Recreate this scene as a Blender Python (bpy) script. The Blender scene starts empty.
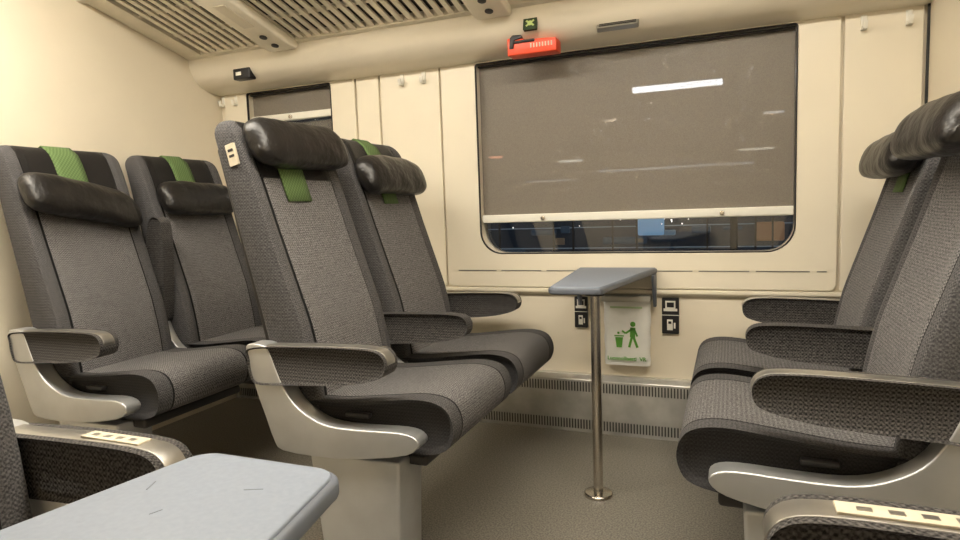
import bpy, bmesh, math, random
from mathutils import Vector, Matrix
random.seed(4)
S=bpy.context.scene
COL=S.collection
try:
    S.view_settings.view_transform='Standard'
except Exception: pass

# ------------------------------------------------------------ materials
def mat(name,base=(.5,.5,.5),rough=.5,metal=0.0,noise=0.0,nscale=20,bump=0.0,bscale=80,emis=None,estr=0,spec=.5,coat=0,detail=5):
    m=bpy.data.materials.new(name); m.use_nodes=True
    nt=m.node_tree; N=nt.nodes; L=nt.links
    b=N['Principled BSDF']
    b.inputs['Base Color'].default_value=(*base,1)
    b.inputs['Roughness'].default_value=rough
    b.inputs['Metallic'].default_value=metal
    b.inputs['Specular IOR Level'].default_value=spec
    b.inputs['Coat Weight'].default_value=coat
    tc=N.new('ShaderNodeTexCoord')
    if noise>0:
        n=N.new('ShaderNodeTexNoise'); n.inputs['Scale'].default_value=nscale; n.inputs['Detail'].default_value=4
        L.new(tc.outputs['Object'],n.inputs['Vector'])
        r=N.new('ShaderNodeValToRGB')
        r.color_ramp.elements[0].position=.3; r.color_ramp.elements[1].position=.7
        r.color_ramp.elements[0].color=(*[c*(1-noise) for c in base],1)
        r.color_ramp.elements[1].color=(*[min(1,c*(1+noise)) for c in base],1)
        L.new(n.outputs['Fac'],r.inputs['Fac']); L.new(r.outputs['Color'],b.inputs['Base Color'])
    if bump>0:
        n2=N.new('ShaderNodeTexNoise'); n2.inputs['Scale'].default_value=bscale; n2.inputs['Detail'].default_value=detail
        L.new(tc.outputs['Object'],n2.inputs['Vector'])
        bp=N.new('ShaderNodeBump'); bp.inputs['Strength'].default_value=bump; bp.inputs['Distance'].default_value=.01
        L.new(n2.outputs['Fac'],bp.inputs['Height']); L.new(bp.outputs['Normal'],b.inputs['Normal'])
    if emis:
        b.inputs['Emission Color'].default_value=(*emis,1); b.inputs['Emission Strength'].default_value=estr
    return m

def math_node(nt,op,a,b=None,clamp=False,c=None):
    n=nt.nodes.new('ShaderNodeMath'); n.operation=op; n.use_clamp=clamp
    for i,v in enumerate((a,b,c)):
        if v is None: continue
        if isinstance(v,(int,float)): n.inputs[i].default_value=v
        else: nt.links.new(v,n.inputs[i])
    return n.outputs[0]
def mixc(nt,f,a,b):
    n=nt.nodes.new('ShaderNodeMix'); n.data_type='RGBA'
    if isinstance(f,(int,float)): n.inputs[0].default_value=f
    else: nt.links.new(f,n.inputs[0])
    for i,v in ((6,a),(7,b)):
        if isinstance(v,tuple): n.inputs[i].default_value=(*v,1)
        else: nt.links.new(v,n.inputs[i])
    return n.outputs[2]

def fabric(name,lo,hi,period=.0105,center=True,leather_top=False,side=.6,sidedark=.55,nsc=280,na=1.9):
    m=bpy.data.materials.new(name); m.use_nodes=True
    nt=m.node_tree; N=nt.nodes; L=nt.links; b=N['Principled BSDF']
    mn=lambda *a,**k: math_node(nt,*a,**k)
    tc=N.new('ShaderNodeTexCoord'); sx=N.new('ShaderNodeSeparateXYZ'); L.new(tc.outputs['Object'],sx.inputs[0])
    X,Y,Z=sx.outputs
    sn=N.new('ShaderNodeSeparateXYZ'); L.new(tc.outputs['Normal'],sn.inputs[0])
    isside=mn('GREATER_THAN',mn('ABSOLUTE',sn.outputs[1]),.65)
    k=2*math.pi/period
    s=mn('SINE',mn('MULTIPLY',mn('SUBTRACT',Z,X),k))
    y=mn('SINE',mn('MULTIPLY',Y,k))
    pf=mn('ADD',mn('MULTIPLY',mn('MULTIPLY',s,y),.7),mn('MULTIPLY',s,.22))
    sz=mn('SINE',mn('MULTIPLY',Z,k))
    psd=mn('ADD',mn('MULTIPLY',mn('MULTIPLY',mn('SINE',mn('MULTIPLY',X,k)),sz),.6),mn('MULTIPLY',sz,.3))
    p=mn('ADD',mn('MULTIPLY',pf,mn('SUBTRACT',1,isside)),mn('MULTIPLY',psd,isside))
    p=mn('MULTIPLY_ADD',p,.5,c=.42)
    nz=N.new('ShaderNodeTexNoise'); nz.inputs['Scale'].default_value=nsc; nz.inputs['Detail'].default_value=1
    L.new(tc.outputs['Object'],nz.inputs['Vector'])
    nn=mn('MULTIPLY',mn('SUBTRACT',nz.outputs['Fac'],.5),na)
    f=mn('ADD',p,nn,clamp=True)
    c=mixc(nt,f,lo,hi)
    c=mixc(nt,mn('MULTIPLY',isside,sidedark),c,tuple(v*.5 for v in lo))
    if center:
        ay=mn('ABSOLUTE',Y)
        sd=mn('GREATER_THAN',ay,.185)
        c=mixc(nt,mn('MULTIPLY',sd,side),c,lo)
        seam=mn('LESS_THAN',mn('ABSOLUTE',mn('SUBTRACT',ay,.185)),.0038)
        c=mixc(nt,seam,c,tuple(v*.15 for v in lo))
    if leather_top:
        t=mn('MULTIPLY',mn('GREATER_THAN',Z,1.175),mn('LESS_THAN',ay,.186))
        c=mixc(nt,t,c,(.014,.0125,.012))
        L.new(mn('SUBTRACT',.95,mn('MULTIPLY',t,.5)),b.inputs['Roughness'])
    else: b.inputs['Roughness'].default_value=.95
    L.new(c,b.inputs['Base Color'])
    b.inputs['Specular IOR Level'].default_value=.2
    b.inputs['Sheen Weight'].default_value=.04
    bp=N.new('ShaderNodeBump'); bp.inputs['Strength'].default_value=.3; bp.inputs['Distance'].default_value=.002
    L.new(f,bp.inputs['Height']); L.new(bp.outputs['Normal'],b.inputs['Normal'])
    return m

M={}
M['cream']=mat('cream_wall_laminate',(.77,.695,.555),.40,noise=.03,nscale=3,bump=.03,bscale=120)
M['cream2']=mat('cream_window_panel',(.78,.715,.58),.33,noise=.02,nscale=4)
M['cove']=mat('beige_cove_paint',(.76,.695,.57),.30,noise=.03,nscale=5,coat=.3)
M['ceil']=mat('ceiling_paint',(.82,.78,.69),.6,noise=.02)
M['slat']=mat('rack_beige_metal',(.82,.76,.64),.38,metal=.1,noise=.04)
M['shade_seam']=mat('gap_shade_and_seam',(.022,.017,.013),.7,noise=.1)  # near-black for the painted shade between rack slats, and for the cove seam
M['dark']=mat('dark_plastic',(.02,.018,.018),.5,noise=.1)
M['rub']=mat('black_rubber',(.012,.012,.012),.6,noise=.1)
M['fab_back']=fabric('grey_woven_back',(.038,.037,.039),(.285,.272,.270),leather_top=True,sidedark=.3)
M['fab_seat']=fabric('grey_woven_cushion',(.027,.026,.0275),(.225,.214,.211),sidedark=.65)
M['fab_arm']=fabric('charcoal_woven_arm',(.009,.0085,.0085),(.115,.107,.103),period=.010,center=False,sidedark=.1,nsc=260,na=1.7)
M['leather']=mat('black_leather',(.011,.0095,.009),.38,noise=.25,nscale=12,bump=.9,bscale=17,detail=4)
M['champ']=mat('satin_silver_metal',(.50,.51,.52),.34,metal=.72,noise=.08,nscale=8,bump=.02)
M['rim']=mat('grey_metal_rim',(.38,.365,.335),.30,metal=.85,noise=.10)
M['heat']=mat('heater_metal',(.70,.70,.68),.26,metal=.65,noise=.18,nscale=9)
M['steel']=mat('brushed_steel',(.62,.58,.52),.24,metal=1,noise=.05,nscale=30)
M['tabl']=mat('blue_grey_laminate',(.215,.245,.30),.50,noise=.05,nscale=140,spec=.3)
M['tedge']=mat('table_edge_grey',(.12,.135,.165),.45,noise=.05)
M['white']=mat('white_plastic',(.80,.78,.70),.4,noise=.02)
M['sticker']=mat('pale_sticker',(.58,.52,.40),.5,noise=.08,nscale=60)
M['red']=mat('red_plastic',(.80,.075,.025),.35,noise=.05)
M['greenink']=mat('green_print',(.12,.38,.05),.6,noise=.05)
M['paleink']=mat('pale_green_ink',(.50,.66,.38),.6,noise=.05)
M['bag']=mat('white_bag_plastic',(.90,.90,.86),.35,noise=.03,nscale=14,bump=1.0,bscale=9,detail=3)
M['bagtop']=mat('grey_bag_mouth',(.50,.48,.42),.5,noise=.08)
M['black']=mat('black_sticker',(.012,.012,.014),.4,noise=.1)

def floor_mat():
    m=bpy.data.materials.new('speckled_vinyl'); m.use_nodes=True; nt=m.node_tree;N=nt.nodes;L=nt.links;b=N['Principled BSDF']
    tc=N.new('ShaderNodeTexCoord')
    n=N.new('ShaderNodeTexNoise'); n.inputs['Scale'].default_value=170; n.inputs['Detail'].default_value=2
    L.new(tc.outputs['Object'],n.inputs['Vector'])
    r=N.new('ShaderNodeValToRGB'); e=r.color_ramp.elements
    e[0].position=.36;e[0].color=(.105,.096,.082,1);e[1].position=.66;e[1].color=(.26,.238,.20,1)
    L.new(n.outputs['Fac'],r.inputs['Fac'])
    L.new(r.outputs['Color'],b.inputs['Base Color'])
    b.inputs['Roughness'].default_value=.34
    return m
M['floor']=floor_mat()

def green_mat():
    m=bpy.data.materials.new('green_woven_cover'); m.use_nodes=True; nt=m.node_tree;N=nt.nodes;L=nt.links;b=N['Principled BSDF']
    tc=N.new('ShaderNodeTexCoord'); sx=N.new('ShaderNodeSeparateXYZ'); L.new(tc.outputs['Object'],sx.inputs[0])
    k=2*math.pi/.014
    p=math_node(nt,'MULTIPLY',math_node(nt,'SINE',math_node(nt,'MULTIPLY',sx.outputs[1],k)),math_node(nt,'SINE',math_node(nt,'MULTIPLY',sx.outputs[2],k)))
    f=math_node(nt,'MULTIPLY_ADD',p,.5,c=.5)
    L.new(mixc(nt,f,(.055,.10,.03),(.14,.215,.075)),b.inputs['Base Color']); b.inputs['Roughness'].default_value=.9
    return m
M['green']=green_mat()

def blind_mat():
    m=bpy.data.materials.new('brown_mesh_blind'); m.use_nodes=True; nt=m.node_tree;N=nt.nodes;L=nt.links;b=N['Principled BSDF']
    tc=N.new('ShaderNodeTexCoord'); n=N.new('ShaderNodeTexNoise'); n.inputs['Scale'].default_value=350
    L.new(tc.outputs['Object'],n.inputs['Vector'])
    L.new(mixc(nt,n.outputs['Fac'],(.16,.138,.11),(.38,.335,.275)),b.inputs['Base Color']); b.inputs['Roughness'].default_value=.45
    t=N.new('ShaderNodeBsdfTransparent'); mx=N.new('ShaderNodeMixShader'); mx.inputs[0].default_value=.38
    L.new(b.outputs[0],mx.inputs[1]); L.new(t.outputs[0],mx.inputs[2]); L.new(mx.outputs[0],N['Material Output'].inputs[0])
    return m
M['blind']=blind_mat()
def glass_mat():
    m=bpy.data.materials.new('window_glass'); m.use_nodes=True; nt=m.node_tree;N=nt.nodes;L=nt.links
    N.remove(N['Principled BSDF'])
    t=N.new('ShaderNodeBsdfTransparent'); g=N.new('ShaderNodeBsdfGlossy'); g.inputs['Roughness'].default_value=.03
    fr=N.new('ShaderNodeFresnel'); fr.inputs[0].default_value=1.5
    mx=N.new('ShaderNodeMixShader'); L.new(math_node(nt,'MULTIPLY',fr.outputs[0],1.8,True),mx.inputs[0])
    L.new(t.outputs[0],mx.inputs[1]);L.new(g.outputs[0],mx.inputs[2]);L.new(mx.outputs[0],N['Material Output'].inputs[0])
    return m
M['glass']=glass_mat()
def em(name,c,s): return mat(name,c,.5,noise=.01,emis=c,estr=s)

# ------------------------------------------------------------ mesh helpers
def finish(name,bm,mats,parent=None,sharp=40,loc=None,rot=None):
    bmesh.ops.recalc_face_normals(bm,faces=bm.faces)
    me=bpy.data.meshes.new(name); bm.to_mesh(me); bm.free()
    for p in me.polygons: p.use_smooth=True
    me.set_sharp_from_angle(angle=math.radians(sharp))
    if not isinstance(mats,(list,tuple)): mats=[mats]
    for x in mats: me.materials.append(x)
    ob=bpy.data.objects.new(name,me); COL.objects.link(ob)
    if parent: ob.parent=parent
    if loc: ob.location=loc
    if rot: ob.rotation_euler=rot
    return ob
def bev(bm,r,seg=3,ang=35):
    if r<=0: return
    es=[e for e in bm.edges if len(e.link_faces)==2 and e.calc_face_angle(0)>math.radians(ang)]
    bmesh.ops.bevel(bm,geom=es,offset=r,segments=seg,profile=.5,affect='EDGES',clamp_overlap=True)
def add_box(bm,x0,x1,y0,y1,z0,z1,mi=0):
    vs=[bm.verts.new(p) for p in [(x0,y0,z0),(x1,y0,z0),(x1,y1,z0),(x0,y1,z0),(x0,y0,z1),(x1,y0,z1),(x1,y1,z1),(x0,y1,z1)]]
    for f in [(0,3,2,1),(4,5,6,7),(0,1,5,4),(1,2,6,5),(2,3,7,6),(3,0,4,7)]:
        fc=bm.faces.new([vs[i] for i in f]); fc.material_index=mi
def box(name,b,m,parent=None,r=.004,**k):
    bm=bmesh.new(); add_box(bm,*b); bmesh.ops.recalc_face_normals(bm,faces=bm.faces); bev(bm,r); return finish(name,bm,m,parent,**k)
def prism(name,prof,a,b,m,parent=None,axis='y',r=.004,seg=3,sharp=40,**k):
    def P(p,t):
        return {'y':(p[0],t,p[1]),'x':(t,p[0],p[1]),'z':(p[0],p[1],t)}[axis]
    bm=bmesh.new()
    A=[bm.verts.new(P(p,a)) for p in prof]; B=[bm.verts.new(P(p,b)) for p in prof]
    bm.faces.new(A); bm.faces.new(B[::-1]); n=len(prof)
    for i in range(n): bm.faces.new([A[i],B[i],B[(i+1)%n],A[(i+1)%n]])
    bmesh.ops.recalc_face_normals(bm,faces=bm.faces); bev(bm,r,seg)
    return finish(name,bm,m,parent,sharp,**k)
def catmull(pts,n=6,closed=True):
    out=[];N=len(pts)
    rng=range(N) if closed else range(N-1)
    for i in rng:
        g=lambda j: Vector(pts[j%N]) if closed else Vector(pts[max(0,min(N-1,j))])
        p0,p1,p2,p3=g(i-1),g(i),g(i+1),g(i+2)
        for t in range(n):
            t/=n
            out.append(tuple(.5*((2*p1)+(-p0+p2)*t+(2*p0-5*p1+4*p2-p3)*t*t+(-p0+3*p1-3*p2+p3)*t**3)))
    if not closed: out.append(tuple(pts[-1]))
    return out
def inset(prof,d):
    n=len(prof); area=sum(prof[i][0]*prof[(i+1)%n][1]-prof[(i+1)%n][0]*prof[i][1] for i in range(n)); s=1 if area>0 else -1
    out=[]
    for i in range(n):
        a=Vector(prof[i-1]); b=Vector(prof[(i+1)%n]); t=(b-a).normalized(); nrm=Vector((-t.y,t.x))*s
        out.append((prof[i][0]+nrm.x*d,prof[i][1]+nrm.y*d))
    return out
def loft(name,rings,m,parent=None,cap=True,closed=True,sharp=60,mod=None,**k):
    bm=bmesh.new(); R=[[bm.verts.new(p) for p in r] for r in rings]
    n=len(R[0])
    for i in range(len(R)-1):
        for j in range(n if closed else n-1):
            bm.faces.new([R[i][j],R[i][(j+1)%n],R[i+1][(j+1)%n],R[i+1][j]])
    if cap: bm.faces.new(R[0][::-1]); bm.faces.new(R[-1])
    return finish(name,bm,m,parent,sharp,**k)
def pillow(name,prof,yc,hw,r,m,parent=None,steps=5):
    rings=[]
    for i in range(steps+1):
        a=math.pi/2*i/steps; rings.append((-hw+r*(1-math.sin(a)),r*(1-math.cos(math.pi/2-a))))
    full=rings+[(y,0) for y in [-hw*.5,0,hw*.5]]+[(-y,d) for y,d in rings[::-1]]
    return loft(name,[[(p[0],yc+y,p[1]) for p in inset(prof,d)] for y,d in full],m,parent,sharp=60)
def cyl(name,r,z0,z1,m,parent=None,seg=32,r2=None,bevel=.0,**k):
    bm=bmesh.new(); r2=r if r2 is None else r2
    A=[bm.verts.new((r*math.cos(2*math.pi*i/seg),r*math.sin(2*math.pi*i/seg),z0)) for i in range(seg)]
    B=[bm.verts.new((r2*math.cos(2*math.pi*i/seg),r2*math.sin(2*math.pi*i/seg),z1)) for i in range(seg)]
    bm.faces.new(A[::-1]); bm.faces.new(B)
    for i in range(seg): bm.faces.new([A[i],A[(i+1)%seg],B[(i+1)%seg],B[i]])
    bmesh.ops.recalc_face_normals(bm,faces=bm.faces); bev(bm,bevel,3,50)
    return finish(name,bm,m,parent,**k)
def rrect(x0,x1,z0,z1,r,seg=8,rt=None):
    rt=r if rt is None else rt
    out=[]
    for cx,cz,a0,rr in [(x1,z1,0,rt),(x0,z1,90,rt),(x0,z0,180,r),(x1,z0,270,r)]:
        ccx=cx-rr if cx==x1 else cx+rr; ccz=cz-rr if cz==z1 else cz+rr
        for i in range(seg+1):
            a=math.radians(a0+90*i/seg); out.append((ccx+rr*math.cos(a),ccz+rr*math.sin(a)))
    return out
def plate(name,outer,holes,y0,y1,m,parent=None,bevel=.0):
    cu=bpy.data.curves.new(name+'_c','CURVE'); cu.dimensions='2D'; cu.fill_mode='BOTH'
    cu.extrude=abs(y1-y0)/2-bevel; cu.bevel_depth=bevel; cu.bevel_resolution=2; cu.offset=-bevel
    for pts in [outer]+holes:
        s=cu.splines.new('POLY'); s.points.add(len(pts)-1); s.use_cyclic_u=True
        for i,p in enumerate(pts): s.points[i].co=(p[0],p[1],0,1)
    o=bpy.data.objects.new('tmp',cu); COL.objects.link(o)
    dg=bpy.context.evaluated_depsgraph_get(); me=bpy.data.meshes.new_from_object(o.evaluated_get(dg))
    bpy.data.objects.remove(o); bpy.data.curves.remove(cu)
    me.transform(Matrix.Translation((0,(y0+y1)/2,0))@Matrix.Rotation(math.pi/2,4,'X'))
    me.name=name; me.materials.clear(); me.materials.append(m)
    for p in me.polygons: p.use_smooth=True; p.material_index=0
    me.set_sharp_from_angle(angle=math.radians(35))
    ob=bpy.data.objects.new(name,me); COL.objects.link(ob)
    if parent: ob.parent=parent
    return ob
def text(name,s,size,loc,rot,m,parent=None,ext=.0006):
    cu=bpy.data.curves.new(name+'_c','FONT'); cu.body=s; cu.size=size; cu.align_x='CENTER'; cu.align_y='CENTER'; cu.extrude=ext; cu.offset=.0005
    o=bpy.data.objects.new('tmp',cu); COL.objects.link(o)
    dg=bpy.context.evaluated_depsgraph_get(); me=bpy.data.meshes.new_from_object(o.evaluated_get(dg))
    bpy.data.objects.remove(o); bpy.data.curves.remove(cu)
    me.name=name; me.materials.clear(); me.materials.append(m)
    for p in me.polygons: p.material_index=0
    ob=bpy.data.objects.new(name,me); COL.objects.link(ob); ob.location=loc; ob.rotation_euler=rot
    if parent: ob.parent=parent
    return ob
def empty(name,loc=(0,0,0),rz=0):
    o=bpy.data.objects.new(name,None); o.empty_display_size=.1; COL.objects.link(o); o.location=loc; o.rotation_euler=(0,0,rz); return o
def tag(o,label,cat,group=None,kind=None):
    o['label']=label; o['category']=cat
    if group:o['group']=group
    if kind:o['kind']=kind
def struct(o,label,cat): tag(o,label,cat,kind='structure')

# ------------------------------------------------------------ room
XL,XR=-2.70,.68
YW=2.85; YB=-.62; ZC=2.32
fl=box('floor',(XL-.06,XR+.06,YB-.06,YW+.08,-.05,0),M['floor'],r=0); struct(fl,'brown-grey speckled vinyl floor','floor')
ce=box('ceiling',(XL-.06,XR+.06,YB-.06,YW+.08,ZC,ZC+.05),M['ceil'],r=0); struct(ce,'cream painted carriage ceiling','ceiling')
wl=box('wall_left',(XL-.06,XL,YB-.06,YW+.08,0,ZC),M['cream'],r=0); struct(wl,'plain cream end partition of the compartment','wall')
wr=box('wall_right',(XR,XR+.06,YB-.06,YW+.08,0,ZC),M['cream'],r=0); struct(wr,'plain cream partition behind the seats','wall')
wf=box('wall_front',(XL,XR,YB-.06,YB,0,ZC),M['cream'],r=0); struct(wf,'cream side wall across the aisle','wall')
W1=(-1.128,.246,.835,1.738); W2=(-2.50,-1.945,.835,1.738)
h1=rrect(*W1,.11,rt=.015); h2=rrect(*W2,.11,rt=.015)
wb=plate('wall_back',[(XL,0),(XR,0),(XR,ZC),(XL,ZC)],[h1,h2],YW,YW+.08,M['cream']); struct(wb,'cream outer side wall with two windows','wall')
for n,x0,x1,W,lab in ((1,-1.31,.397,W1,'raised cream panel around the large window'),(2,-2.66,-1.80,W2,'raised cream panel around the small window')):
    p=plate('trim_%d'%n,rrect(x0,x1,.675,1.752,.03,rt=.005),[rrect(W[0],W[1],W[2],W[3],.11,rt=.015)],YW-.022,YW,M['cream2'],bevel=.005); struct(p,lab,'wall panel')
for n,x0,x1,lab in ((3,-1.79,-1.66,'narrow cream wall panel'),(4,-1.65,-1.32,'cream wall panel between the windows'),(5,.407,.665,'cream wall panel beside the partition')):
    p=plate('trim_%d'%n,rrect(x0,x1,.675,1.752,.01),[],YW-.018,YW,M['cream2'],bevel=.004); struct(p,lab,'wall panel')
bm=bmesh.new(); x=-1.25
while x<.34:
    add_box(bm,x,min(x+.20,.36),YW-.0235,YW-.021,.752,.757); x+=.225
o=finish('trim_6',bm,M['rim']); struct(o,'thin slotted vent line below the window','trim')
o=prism('trim_7',[(YW,.642),(YW,.672),(YW-.028,.672),(YW-.028,.655),(YW-.012,.642)],XL,XR,M['cream2'],axis='x',r=.003); struct(o,'cream ledge below the wall panels','trim')
o=box('trim_8',(XR-.008,XR,YW-.03,YW-.018,.66,1.75),M['rub'],r=.002); struct(o,'black rubber strip in the wall corner','trim')
cov=[(2.63,1.93),(2.628,1.90),(2.636,1.85),(2.665,1.80),(2.715,1.766),(2.78,1.749),(YW,1.742),(YW,1.99),(2.66,1.99)]
o=prism('trim_9',catmull(cov[:7],5,False)+cov[7:],XL,XR,M['cove'],axis='x',r=0); struct(o,'rounded beige cove above the windows','ceiling cove')
o=box('trim_10',(XL+.002,XR-.002,2.622,2.636,1.905,1.913),M['shade_seam'],r=.002); struct(o,'dark seam line along the cove','trim')

def window(n,W,label,drops):
    e=empty('window_%d'%n,((W[0]+W[1])/2,YW,W[2])); struct(e,label,'window')
    off=Vector(e.location)
    a=(W[0]-off.x,W[1]-off.x,W[2]-off.z,W[3]-off.z)
    plate('gasket',rrect(a[0]-.001,a[1]+.001,a[2]-.001,a[3]+.001,.11,rt=.015),[rrect(a[0]+.004,a[1]-.004,a[2]+.004,a[3]-.004,.106,rt=.012)],-.024,-.010,M['rub'],e,bevel=.0015)
    plate('glass_pane',rrect(a[0],a[1],a[2],a[3],.11,rt=.015),[],.052,.058,M['glass'],e)
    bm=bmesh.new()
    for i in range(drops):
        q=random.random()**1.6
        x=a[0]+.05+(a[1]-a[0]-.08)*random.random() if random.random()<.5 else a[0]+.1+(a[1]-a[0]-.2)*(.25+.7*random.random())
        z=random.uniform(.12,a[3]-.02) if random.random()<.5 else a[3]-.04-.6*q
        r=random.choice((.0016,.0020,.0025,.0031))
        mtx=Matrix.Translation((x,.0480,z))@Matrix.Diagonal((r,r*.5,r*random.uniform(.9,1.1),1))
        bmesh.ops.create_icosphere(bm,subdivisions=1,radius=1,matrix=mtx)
    o=finish('glowing_raindrops',bm,em('glowing_water_%d'%n,(.85,.83,.8),3.8),e); o['kind']='stuff'  # drops emit their own glow in place of refracted lamp light
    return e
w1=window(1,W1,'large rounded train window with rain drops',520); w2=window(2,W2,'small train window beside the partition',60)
def blind(W,zb,label):
    cx=(W[0]+W[1])/2; e=empty('roller_blind',(cx,YW+.02,zb)); tag(e,label,'window blind','roller blinds')
    hw=(W[1]-W[0])/2-.005; H=W[3]-zb-.006
    box('blind_fabric',(-hw,hw,.004,.0055,.02,H),M['blind'],e,r=0)
    prism('bottom_bar',rrect(-.022,.010,-.002,.036,.006,4),-hw+.001,hw-.001,M['white'],e,axis='x',r=.001)
    box('head_rail',(-hw,hw,-.02,.012,H-.008,H),M['dark'],e,r=.003)
    for x in ((-hw*.55,hw*.6) if hw>.4 else (0,)):
        cyl('handle',.010,0,.012,M['steel'],e,seg=20,bevel=.002,loc=(x,-.021,.015),rot=(math.pi/2,0,0))
    return e
blind(W1,.986,'brown mesh roller blind pulled nearly down, pale bottom bar')
blind(W2,1.575,'brown mesh roller blind pulled slightly down, pale bottom bar')

# heater
e=empty('heater',(-1.0,YW,0)); tag(e,'silver slotted convector heater along the wall base','heater')
hp=[(0,0),(0,.27),(-.03,.27),(-.055,.25),(-.055,.0)]
prism('casing',hp,XL+1.0+.005,XR+1.0-.005,M['heat'],e,axis='x',r=.003)
for z0,nm in ((.196,'upper_grille'),(.018,'lower_grille')):
    bm=bmesh.new(); x=XL+1.03
    while x<XR+.97:
        add_box(bm,x,x+.006,-.0568,-.054,z0,z0+.044); x+=.0135
    finish(nm,bm,M['rub'],e)

# ------------------------------------------------------------ luggage rack
e=empty('luggage_rack',(-1.0,2.35,1.9)); tag(e,'beige slatted overhead luggage rack with reading lights','luggage rack')
def rz(y): return 2.045+(y-2.05)*(1.905-2.045)/(.58)
def slab(bm,x0,x1,y0,y1,h0,h1):
    vs=[bm.verts.new((X+1.0,Y-2.35,rz(Y)+H-1.9)) for X,Y,H in [(x0,y0,h0),(x1,y0,h0),(x1,y1,h0),(x0,y1,h0),(x0,y0,h1),(x1,y0,h1),(x1,y1,h1),(x0,y1,h1)]]
    for f in [(0,3,2,1),(4,5,6,7),(0,1,5,4),(1,2,6,5),(2,3,7,6),(3,0,4,7)]: bm.faces.new([vs[i] for i in f])
bm=bmesh.new(); x=XL+.15
while x<-.96:
    slab(bm,x,x+.026,2.06,2.60,0,.010); x+=.050
finish('slats',bm,M['slat'],e)
bm=bmesh.new(); slab(bm,XL+.01,XR-.01,2.06,2.64,.050,.058); finish('gap_shade_sheet',bm,M['shade_seam'],e)  # dark sheet added over the slats to paint the shade in their gaps
bm=bmesh.new(); slab(bm,-.90,XR-.005,2.05,2.64,-.004,.03); finish('plain_panel',bm,M['slat'],e,)
bm=bmesh.new(); slab(bm,XL+.005,XL+.12,2.05,2.64,-.004,.03); finish('end_panel',bm,M['slat'],e)
bm=bmesh.new(); slab(bm,XL+.005,XR-.005,2.60,2.64,-.006,.03); finish('rear_rail',bm,M['slat'],e)
prism('front_rail',rrect(2.02-2.35,2.07-2.35,rz(2.05)-1.9-.012,rz(2.05)-1.9+.035,.012,5),XL+1.0,XR+1.0,M['slat'],e,axis='x',r=0)
for yy in (2.24,2.43):
    bm=bmesh.new(); slab(bm,XL+.01,-.9,yy,yy+.014,.010,.028); finish('cross_bar',bm,M['slat'],e)
sl=(1.905-2.045)/.58
for X in (-2.06,-.95):
    prf=[(-.29,.0),(.265,0),(.280,-.02),(.262,-.042),(.22,-.050),(-.25,-.048),(-.29,-.02)]
    prf=[(a,a*sl+b) for a,b in prf]
    h=prism('reading_light',prf,-.075,.085,M['slat'],e,axis='x',r=.012,loc=(X+1.0,0,rz(2.35)-1.9))
    for yy in (.11,.19):
        cyl('lamp_lens',.018,-.003,.004,M['dark'],h,seg=24,bevel=.001,loc=(0.01,yy,yy*sl-.051),rot=(math.atan(sl),0,0))
    box('switch_strip',(-.02,.04,-.17,.02,-.002,.003),M['cove'],h,r=.001,loc=(0,0,-.050),rot=(math.atan(sl),0,0))

LE=em('warm_lamp_diffuser',(1,.92,.785),28)
for X in (-1.9,-.15):
    e=empty('ceiling_lamp',(X,1.12,ZC-.04)); tag(e,'long warm ceiling light strip above the aisle','ceiling lamp','aisle ceiling lamps')
    box('housing',(-.80,.80,-.20,.20,0,.04),M['ceil'],e,r=.01)
    box('diffuser',(-.77,.77,-.17,.17,-.02,.0),LE,e,r=.008)

# ------------------------------------------------------------ seats
BX=[(.40,-.03),(.50,-.045),(.60,-.055),(.72,-.075),(.85,-.112),(1.0,-.155),(1.15,-.195),(1.25,-.222),(1.36,-.262),(1.5,-.31)]
LEAN=0
def xf(z):
    for (a,b),(c,d) in zip(BX,BX[1:]):
        if z<=c: return b+(d-b)*(z-a)/(c-a)-LEAN*max(0,z-.55)
    return BX[-1][1]
def xr(z): return -.165-(z-.40)*.185-LEAN*.8*max(0,z-.55)
CUSH=catmull([(-.10,.476),(.05,.488),(.20,.506),(.32,.518),(.392,.504),(.422,.462),(.420,.410),(.385,.370),(.27,.350),(.1,.346),(-.10,.345),(-.125,.40)],4)
ARM=catmull([(-.215,.655),(-.10,.666),(.08,.672),(.19,.672),(.238,.664),(.258,.640),(.254,.608),(.225,.588),(.12,.566),(-.08,.552),(-.19,.548),(-.215,.575),(-.22,.62)],4)
FRAME=catmull([(-.228,.660),(-.220,.60),(-.197,.52),(-.168,.44),(-.146,.38),(-.112,.346),(.05,.342),(.20,.357),(.31,.380),(.348,.408),(.338,.432),(.29,.442),(.18,.438),(.07,.438),(0,.456),(-.062,.495),(-.100,.55),(-.122,.60),(-.140,.645),(-.158,.666),(-.20,.670)],3)
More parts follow.
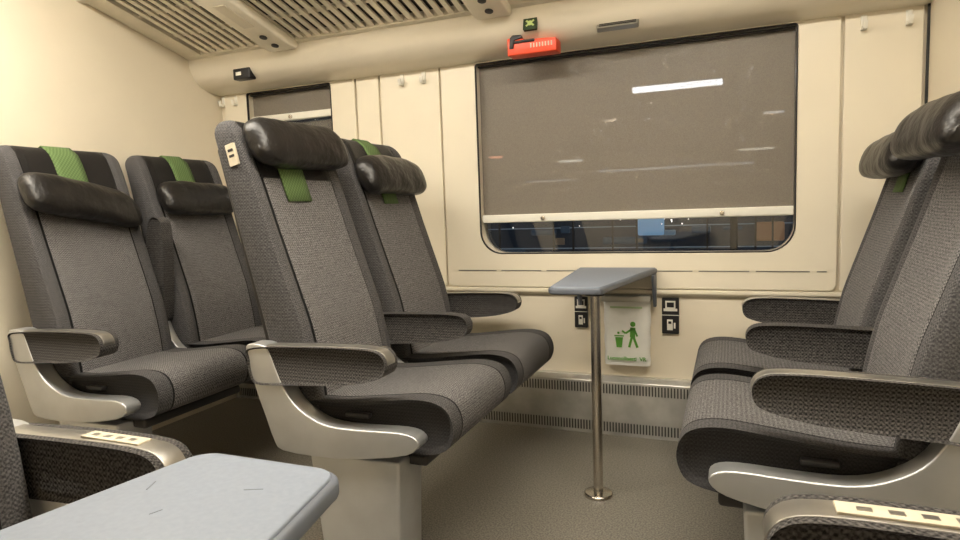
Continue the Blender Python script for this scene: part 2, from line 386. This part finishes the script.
def build_seat(x,y,face,arms,pil,label,sticker=False,ped=None,lean=.055,pf=0,cover_lo=1.09,ztop=1.36,dz=0,tilt=0,plate_on=False,py=0,cy=0,cw=.056,raised=False,beam=0,ps=1.0,pw=.238):
    global LEAN
    LEAN=lean
    e=empty('train_seat',(x,y,0),0 if face>0 else math.pi)
    tag(e,label,'train seat','upholstered carriage seats')
    rings=[];NR=64; W=.255
    zt=ztop-.06
    zs=[.36,.38,.42]+[.46+i*(zt-.46)/20 for i in range(21)]
    top=[(zt+.06*math.sin(a),.06*(1-math.cos(a))) for a in [math.pi/2*i/6 for i in range(1,7)]]
    def ring(z,ins):
        f=xf(z)-ins*.5; r=xr(z)+ins*.5; w=W-ins
        if z<.46: w-= (.46-z)*.15
        cx=(f+r)/2; a=(f-r)/2; out=[]
        for i in range(NR):
            t=2*math.pi*i/NR; c,s=math.cos(t),math.sin(t)
            Y=w*math.copysign(abs(s)**(2/5),s) if abs(s)>1e-9 else 0
            X=a*math.copysign(abs(c)**(2/5),c) if abs(c)>1e-9 else 0
            if c>0:
                q=abs(Y)/W
                X+=.020*max(0,(q-.45)/.55)*(1 if q<.93 else max(0,(1-q)/.07)) - .012*max(0,1-abs(abs(Y)-.185)/.010)
            out.append((cx+X,Y,z))
        return out
    for z in zs: rings.append(ring(z,.0 if z>.4 else .01))
    for z,i in top: rings.append(ring(z,i))
    loft('backrest',rings,M['fab_back'],e,sharp=70)
    zz=[z*(ztop/1.36) for z in (.45,.7,.95,1.15,1.27)]
    rp=[(xr(z)-.006,z) for z in zz]; rp2=[(xr(z)+.02,z) for z in zz[::-1]]
    prism('back_shell',rp+rp2,-.235,.235,M['dark'],e,r=.008)
    pillow('seat_cushion',CUSH,0,.250,.018,M['fab_seat'],e)
    box('seat_pan',(-.12,.33,-.235,.235,.315,.350),M['dark'],e,r=.01)
    hz=pil; hx=xf(hz)+.048+pf
    rings=[]; n=36; rnd=random.Random(int(x*100)+int(y*1000))
    ph=[rnd.uniform(0,6) for _ in range(4)]
    for i in range(n+1):
        t=-1+2*i/n; yy=pw*math.sin(t*math.pi/2); q=math.sqrt(max(0.0,1-abs(math.sin(t*math.pi/2))**7)); q=max(q,.03)
        cx=hx+.020*t*t; cz=hz-.010*t*t+tilt*yy+.003*math.sin(t*3+ph[0])
        r=[]
        for j in range(32):
            a=2*math.pi*j/32; c,s=math.cos(a),math.sin(a)
            px=.056*math.copysign(abs(c)**.8,c)*q; pz=.083*ps*math.copysign(abs(s)**.85,s)*(.25+.75*q if q>.04 else .2)
            px+=.012*(-s)
            dx,dzz=px*.975-pz*.22,px*.22+pz*.975
            w_=1+q*(.018*math.sin(3*a+t*5+ph[1])+.014*math.sin(t*17+2*a+ph[2])+.010*math.sin(5*a-t*11+ph[3]))
            r.append((cx+dx*w_,py+yy,cz+dzz*w_))
        rings.append(r)
    loft('headrest',rings,M['leather'],e,sharp=80)
    zc=[cover_lo+(zt-cover_lo)*i/4 for i in range(5)]
    path=[(xf(z)+.006,z) for z in zc]
    path+=[(xf(zt+.03)-.002,zt+.035),(xf(ztop)-.028,ztop+.002),((xf(ztop)+xr(ztop))/2,ztop+.007),(xr(ztop)+.022,ztop),(xr(zt+.03)-.004,zt+.03),(xr(zt-.02)-.010,zt-.02)]
    rings=[[(px,cy*(1 if k<5 else .5)+yy*cw/.056,pz) for yy in (-.056,-.03,0,.03,.056)] for k,(px,pz) in enumerate(path)]
    o=loft('headrest_cover',rings,M['green'],e,cap=False,closed=False)
    sm=o.modifiers.new('thick','SOLIDIFY'); sm.thickness=.005; sm.offset=0
    sh=lambda P: [(a,b+(dz if b>.5 else dz*.5)) for a,b in P]
    for side,kind in arms:
        yc=side*.2875
        hw=.036 if kind=='outer' else .0275
        prof=sh(ARM)
        if kind=='mid' and raised:
            an=math.radians(80); c_,s_=math.cos(an),math.sin(an)
            prof=[(-.17+(a+.18)*c_-(b-.61)*s_,.63+(a+.18)*s_+(b-.61)*c_) for a,b in prof]
        pillow('armrest',prof,yc,hw,.008,M['fab_arm'],e)
        if kind=='outer':
            tp=catmull([(-.222,.650),(-.205,.664),(-.10,.667),(.08,.673),(.19,.673),(.239,.665),(.260,.641),(.257,.622)],4,False)
            inn=[(p[0]*.98 if p[0]>0 else p[0]+.003,p[1]-.005) for p in tp][::-1]
            prism('armrest_rim',sh(tp+inn),yc-hw*.58,yc+hw*.58,M['rim'],e,r=.0012)
        fw=.031 if kind=='outer' else .020
        prism('side_frame',sh(FRAME),yc-fw,yc+fw,M['champ'],e,r=.013,seg=4)
        if kind=='outer':
            box('recline_lever',(.075,.155,side*.245-.012,side*.245+.012,.448,.462),M['dark'],e,r=.004)
        if sticker and kind=='outer':
            box('number_plate',(.05,.19,yc-.014,yc+.014,.6725+dz,.6765+dz),M['sticker'],e,r=.001)
            for k_ in range(4):
                box('plate_mark',(.065+k_*.030,.080+k_*.030,yc-.005,yc+.005,.6762+dz,.6769+dz),M['rim'],e,r=0)
    if plate_on:
        z0=1.245; x0=(xf(z0)+xr(z0))/2+.025
        R_=(0,-.24,-math.pi/2)
        # flat on the outer side face of the backrest
        lb=plate('number_label',rrect(-.017,.017,-.034,.034,.003,3),[],-.004,.004,M['sticker'],e)
        lb.location=(x0,-.2555,z0); lb.rotation_euler=(0,-.24,0)
        for zz_ in (.014,-.004):
            lm=plate('label_mark',rrect(-.010,.010,zz_-.004,zz_+.004,.001,2),[],-.0048,-.0035,M['dark'],e)
            lm.location=(x0,-.2555,z0); lm.rotation_euler=(0,-.24,0)
    if beam:
        a,b=sorted((beam*.10,beam*(YW-.002-y)*1.0))
        box('support_beam',(.02,.16,a,b,.275,.325),M['dark'],e,r=.006)
    else:
        prof=[(-.03,.345),(.275,.345),(.262,.05),(.262,0),(-.0,0),(-.0,.05)]
        prism('pedestal',prof,*( (-.30,-.155) if ped<0 else (.155,.30)),M['champ'],e,r=.010)
    return e
X2,X1,X3=-1.14,-2.255,.305
YN,YF=1.787,2.362
build_seat(X2,YN,1,[(-1,'outer'),(1,'mid')],1.292,'grey woven aisle seat with raised black headrest roll',ped=-1,plate_on=True,lean=.06,cy=-.035,cw=.062,cover_lo=1.10)
build_seat(X2,YF,1,[(1,'outer')],1.207,'grey woven seat, lowered headrest, by the large window',lean=.06,beam=1)
build_seat(X1,YN,1,[(-1,'outer'),(1,'mid')],1.142,'grey aisle seat near cream partition, green cover above headrest',ped=-1,lean=.045,pf=.0,tilt=-.19,py=-.022,raised=True,cw=.06)
build_seat(X1,YF,1,[(1,'outer')],1.155,'grey woven seat in corner beneath small window',lean=.045,beam=1,pw=.222)
build_seat(X3,YN,-1,[(1,'outer'),(-1,'mid')],1.205,'grey woven aisle seat facing the narrow table',ped=1,lean=.05,pf=.040,cover_lo=1.2,ztop=1.345,ps=.86)
build_seat(X3,YF,-1,[(-1,'outer')],1.180,'grey woven window seat facing the narrow table',lean=.05,pf=.010,cover_lo=1.06,ztop=1.345,beam=-1,ps=.88)
build_seat(X2+.022,.4575,1,[(1,'outer')],1.25,'grey seat across the aisle beside the other table',sticker=True,ped=1,lean=.0)
build_seat(X3-.008,.4575,-1,[(-1,'outer')],1.25,'grey seat across the aisle, pale plate on armrest',sticker=True,ped=-1,dz=.040,lean=.0)

# ------------------------------------------------------------ tables
def table(y_end,y_wall,label,px,py,near,far,marks=False):
    e=empty('folding_table',(px,py,0)); tag(e,label,'table','narrow carriage tables')
    d=1 if y_wall>y_end else -1
    ye,yw=y_end-py,y_wall-py
    T=.772
    def outline(ins=0,rr=.035):
        n0,n1=near[0]-px+ins,near[1]-px-ins; f0,f1=far[0]-px+ins,far[1]-px-ins
        L0=ye+d*ins; L1=yw-d*ins; pts=[]
        for i in range(7):
            t=math.pi/2*i/6; pts.append((n0+rr-rr*math.cos(t),L0+d*(rr-rr*math.sin(t))))
        for i in range(7):
            t=math.pi/2*i/6; pts.append((n1-rr+rr*math.sin(t),L0+d*(rr-rr*math.cos(t))))
        return pts+[(f1,L1),(f0,L1)]
    prism('table_edge',outline(),T-.026,T-.004,M['tedge'],e,axis='z',r=.006)
    prism('table_top',outline(.007,.03),T-.008,T,M['tabl'],e,axis='z',r=.003)
    cyl('pole',.0175,.0,T-.022,M['steel'],e)
    cyl('base_flange',.055,.0,.012,M['steel'],e,r2=.05,bevel=.004)
    cyl('top_flange',.035,T-.036,T-.025,M['dark'],e)
    for xx in (far[0]-px+.008,far[1]-px-.010):
        a,b=(yw-.10,yw) if d>0 else (yw+.10,yw)
        prism('wall_bracket',[(a,T-.026),(b,T-.026),(b,.60),(b-d*.03,.60)],xx-.006,xx+.006,M['tedge'],e,axis='x',r=.002)
    if marks:
        for (mx,my,ln,an) in ((-.02,.04,.02,.4),(-.07,-.03,.012,1.2),(.01,-.06,.015,.1),(-.12,.01,.02,2.0),(-.04,-.10,.01,.8)):
            c_,s_=math.cos(an),math.sin(an)
            prism('scratch_mark',[(mx,my),(mx+ln*c_,my+ln*s_),(mx+ln*c_-.0012*s_,my+ln*s_+.0012*c_),(mx-.0012*s_,my+.0012*c_)],T-.0005,T+.0003,M['tedge'],e,axis='z',r=0)
    return e
table(2.10,YW-.03,'narrow blue-grey table on a steel pole below window',-.443,2.185,(-.598,-.402),(-.645,-.295))
table(.560,YB+.02,'narrow blue-grey table on steel pole across the aisle',-.443,.44,(-.600,-.386),(-.80,-.17),marks=True)

# ------------------------------------------------------------ waste bag
e=empty('waste_bag',(-.428,YW-.055,.33)); tag(e,'white waste bag with green tidy-man print under table','waste bag')
rings=[]
for k in range(13):
    z=.0+.30*k/12; th=.012+.016*math.sin(math.pi*min(1,k/12*.9+.1)); w=.100+.002*math.sin(k*1.7)+.004*(k/12)
    rings.append([(w*math.copysign(abs(math.cos(a))**.35,math.cos(a)),th*math.sin(a)+.02,z) for a in [2*math.pi*(j+.5)/24 for j in range(24)]])
loft('bag_body',rings,M['bag'],e)
box('bag_mouth',(-.107,.107,-.022,.05,.292,.318),M['bagtop'],e,r=.005)
G=M['greenink']
def circ(cx,cz,r,n=20): return [(cx+r*math.cos(2*math.pi*i/n),cz+r*math.sin(2*math.pi*i/n)) for i in range(n)]
def limb(x0,z0,x1,z1,w):
    d=Vector((x1-x0,z1-z0)).normalized(); n=Vector((-d.y,d.x))*w/2
    return [(x0+n.x,z0+n.y),(x1+n.x,z1+n.y),(x1-n.x,z1-n.y),(x0-n.x,z0-n.y)]
parts=[circ(.022,.172,.012),limb(.022,.156,.020,.110,.024),limb(.018,.114,.004,.062,.011),limb(.024,.114,.042,.062,.011),limb(.020,.150,-.012,.128,.009),limb(-.012,.128,-.028,.140,.008),limb(.028,.150,.042,.115,.008),
       [(-.060,.108),(-.024,.108),(-.030,.060),(-.054,.060)],limb(-.064,.115,-.020,.115,.005),rrect(-.050,-.040,.124,.134,.002,2)]
bm=bmesh.new()
for pts in parts:
    pts=[(p[0]*.95+.008,p[1]*.95+.028) for p in pts]
    vs=[bm.verts.new((p[0],-.0085,p[1])) for p in pts]; bm.faces.new(vs)
    vs2=[bm.verts.new((p[0],-.0105,p[1])) for p in pts]; bm.faces.new(vs2)
    n=len(pts)
    for i in range(n): bm.faces.new([vs[i],vs[(i+1)%n],vs2[(i+1)%n],vs2[i]])
finish('tidy_man_print',bm,G,e)
text('print_text','Luonnollisesti  VR',.0232,(0,-.0095,.034),(math.pi/2,0,0),G,e,ext=.001)
bm=bmesh.new(); add_box(bm,-.07,.07,-.0095,-.0085,.262,.270); finish('pale_print',bm,M['paleink'],e)

for X,Z,w,h in ((-.642,.560,.030,.072),(-.243,.555,.036,.080)):
    e=empty('power_outlet_sign',(X,YW-.001,Z)); tag(e,'small black sign with white laptop and socket icons','sign','outlet signs')
    plate('sign_plate',rrect(-w,w,-h,h,.004,3),[],-.012,.001,M['black'],e)
    b=w*.9
    bm=bmesh.new(); add_box(bm,-b*.66,b*.66,-.0135,-.0120,h*.40,h*.84); add_box(bm,-b*.9,b*.9,-.0135,-.0120,h*.26,h*.41); finish('laptop_icon',bm,M['white'],e)
    box('laptop_screen',(-b*.46,b*.46,-.0142,-.0130,h*.48,h*.75),M['black'],e,r=0)
    box('divider_line',(-w,w,-.0130,-.012,h*.02,h*.06),M['white'],e,r=0)
    box('socket_icon',(-b*.45,b*.30,-.0135,-.0120,-h*.80,-h*.20),M['white'],e,r=.001)
    box('socket_hole',(-b*.28,b*.12,-.0145,-.0130,-h*.44,-h*.30),M['black'],e,r=0)
    box('plug_icon',(b*.42,b*.66,-.0135,-.0120,-h*.70,-h*.38),M['white'],e,r=.001)

# ------------------------------------------------------------ fittings
e=empty('emergency_hammer',(-.800,2.708,1.752)); tag(e,'red emergency hammer holder with black hammer under the cove','emergency hammer')
prism('holder',[(-.105,-.040),(.115,-.040),(.115,.014),(.03,.020),(-.02,.020),(-.05,.034),(-.105,.034)],-.050,.03,M['red'],e,r=.005)
prism('hammer_head',[(-.094,-.012),(-.090,.034),(-.078,.044),(-.040,.042),(-.036,.028),(-.070,.022),(-.076,-.012)],-.056,-.03,M['black'],e,r=.003)
box('hammer_handle',(-.075,.02,-.056,-.040,.008,.020),M['black'],e,r=.004)
bm=bmesh.new()
for i in range(8): add_box(bm,.0+i*.013,.006+i*.013,-.0515,-.049,-.016,.002)
finish('holder_marks',bm,M['sticker'],e)
e=empty('emergency_sign',(-.79,2.636,1.828)); tag(e,'small square dark green pictogram sticker on the cove','sign'); e.rotation_euler=(-.25,0,0)
plate('sticker_plate',rrect(-.03,.03,-.028,.028,.003,3),[],-.006,.008,mat('dark_green_sticker',(.02,.04,.015),.4,noise=.1),e)
bm=bmesh.new()
for a in (35,145):
    pts=limb(-.021*math.cos(math.radians(a)),-.021*math.sin(math.radians(a)),.021*math.cos(math.radians(a)),.021*math.sin(math.radians(a)),.008)
    bm.faces.new([bm.verts.new((p[0],-.007-.0003*(a>90),p[1])) for p in pts])
bm.faces.new([bm.verts.new((p[0],-.0078,p[1])) for p in circ(0,0,.011)])
finish('pictogram',bm,mat('pale_green_print',(.45,.55,.2),.5,noise=.05),e)
e=empty('air_vent',(-.43,2.672,1.784)); tag(e,'small grey slotted air vent in the cove','air vent'); e.rotation_euler=(-.75,0,0)
plate('vent_plate',rrect(-.085,.085,-.020,.020,.008,4),[],-.008,.012,M['rim'],e)
bm=bmesh.new(); add_box(bm,-.075,.075,-.0095,-.007,.003,.009); finish('vent_slot',bm,M['rub'],e)
bm=bmesh.new(); add_box(bm,-.075,.075,-.0095,-.007,-.009,-.003); finish('vent_slot',bm,M['rub'],e)
e=empty('seat_reservation_display',(-2.36,2.672,1.797)); tag(e,'small black display box on the cove','display')
box('case',(-.055,.055,-.03,.02,-.028,.028),M['black'],e,r=.006)
box('white_mark',(-.035,.0,-.0315,-.029,-.008,.010),M['white'],e,r=.001)
for X in (-2.665,-2.575,-1.52,-1.40,.47,.615):
    e=empty('coat_hook',(X,YW-.015,1.712)); tag(e,'small cream coat hook on the wall panel','coat hook','coat hooks')
    box('hook_plate',(-.010,.010,-.010,.0,-.034,.022),M['white'],e,r=.002)
    prism('hook_prong',[(-.0,-.034),(-.034,-.034),(-.042,-.005),(-.034,-.003),(-.030,-.022),(-.0,-.020)],-.008,.008,M['white'],e,axis='x',r=.001)

# ------------------------------------------------------------ outside
o=box('ground',(-14,8,YW+.3,16,-1.25,-1.2),mat('wet_asphalt',(.03,.032,.036),.4,noise=.3,nscale=2),r=0); struct(o,'dark wet ground outside the train','ground')
e=empty('parked_carriage',(-1.5,6.6,-1.2)); tag(e,'dark blue railway carriage standing on next track at night','train carriage')
box('body',(-7,5,0,2.6,.25,3.9),em('glowing_carriage_paint',(.012,.020,.032),.35),e,r=.05)  # body colour emits faintly though it is no lamp
for z in (1.80,2.02): box('side_rail',(-7,5,-.02,.01,z,z+.010),em('glowing_pale_rail_%d'%int(z*100),(.12,.17,.22),.55),e,r=.002)  # rails carry a faint painted-in glow of their own
for i in range(44):
    x0=-5.0+i*.18+random.uniform(-.08,.08); wd=random.choice((.10,.18,.28,.45)); k=random.choice((0,0,0,1,2))
    c=[(.014,.034,.058),(.05,.105,.16),(.09,.07,.05)][k]; z0=random.uniform(1.62,1.98)
    box('reflection_streak',(x0,x0+wd,-.015-.0005*i,.03,z0,z0+random.uniform(.02,.08)),em('streak_glow_%d'%i,c,.6),e,r=.012)  # thin glowing strips stand in for soft bluish reflections
box('blue_reflection',(.62,.88,-.05,.02,1.93,2.20),em('blue_reflection_glow',(.11,.25,.41),.75),e,r=.02)  # glowing patch in place of a soft blue reflection
box('warm_reflection',(1.72,1.98,-.05,.02,1.86,2.04),em('warm_reflection_glow',(.20,.11,.06),.5),e,r=.02)  # glowing box imitating a warm reflection at the right
box('bogie',(-6.5,4.5,.3,2.3,0,.3),M['rub'],e,r=.02)
e=empty('platform_lamp',(-.42,5.6,-1.2)); tag(e,'bright white tube lamp on a post outside','street lamp')
box('tube',(-.36,.36,-.03,.03,3.20,3.245),em('white_tube',(.92,.96,1),7),e,r=.01)
box('post',(.42,.48,-.03,.03,0,3.30),M['rub'],e,r=.005)
box('arm',(-.38,.46,-.02,.02,3.25,3.29),M['rub'],e,r=.004)
for i,(x,z,w_,c,s_) in enumerate([(-1.50,2.60,.09,(1,.35,.2),3.0),(-1.0,2.55,.16,(.9,.9,.8),2.0),(.15,2.56,.20,(.9,.85,.7),1.8),(-.6,2.48,.5,(.6,.7,.8),1.0),(.26,2.80,.12,(.9,.9,.9),1.8),(-.8,2.85,.08,(1,.8,.6),2.2),(-.15,2.50,.6,(.7,.75,.8),.8),(-1.3,2.45,.4,(.7,.75,.8),.8)]):
    l=empty('signal_lamp',(x,4.1+.1*i,-1.2)); tag(l,'small distant lamp on a thin post outside','lamp','distant night lamps')
    box('lamp_head',(-w_/2,w_/2,-.02,.02,z,z+.013),em('night_lamp_%d'%i,c,s_),l,r=.004)
    box('lamp_post',(-.006,.006,.02,.03,0,z+.012),M['rub'],l,r=0)

# ------------------------------------------------------------ world, camera
w=bpy.data.worlds.new('night'); S.world=w; w.use_nodes=True
w.node_tree.nodes['Background'].inputs[0].default_value=(.01,.016,.03,1); w.node_tree.nodes['Background'].inputs[1].default_value=1
cam=bpy.data.cameras.new('camera'); co=bpy.data.objects.new('camera',cam); COL.objects.link(co); S.camera=co
cam.sensor_width=36; cam.lens=36*625/960; cam.clip_start=.02
ps,th,ro=math.radians(21.9),math.radians(5.5),math.radians(2.0)
F=Vector((-math.sin(ps)*math.cos(th),math.cos(ps)*math.cos(th),-math.sin(th)))
R0=Vector((math.cos(ps),math.sin(ps),0)); U0=R0.cross(F)
r=R0*math.cos(ro)-U0*math.sin(ro); u=R0*math.sin(ro)+U0*math.cos(ro)
m=Matrix((r,u,-F)).transposed().to_4x4(); m.translation=Vector((0,0,1.05)); co.matrix_world=m
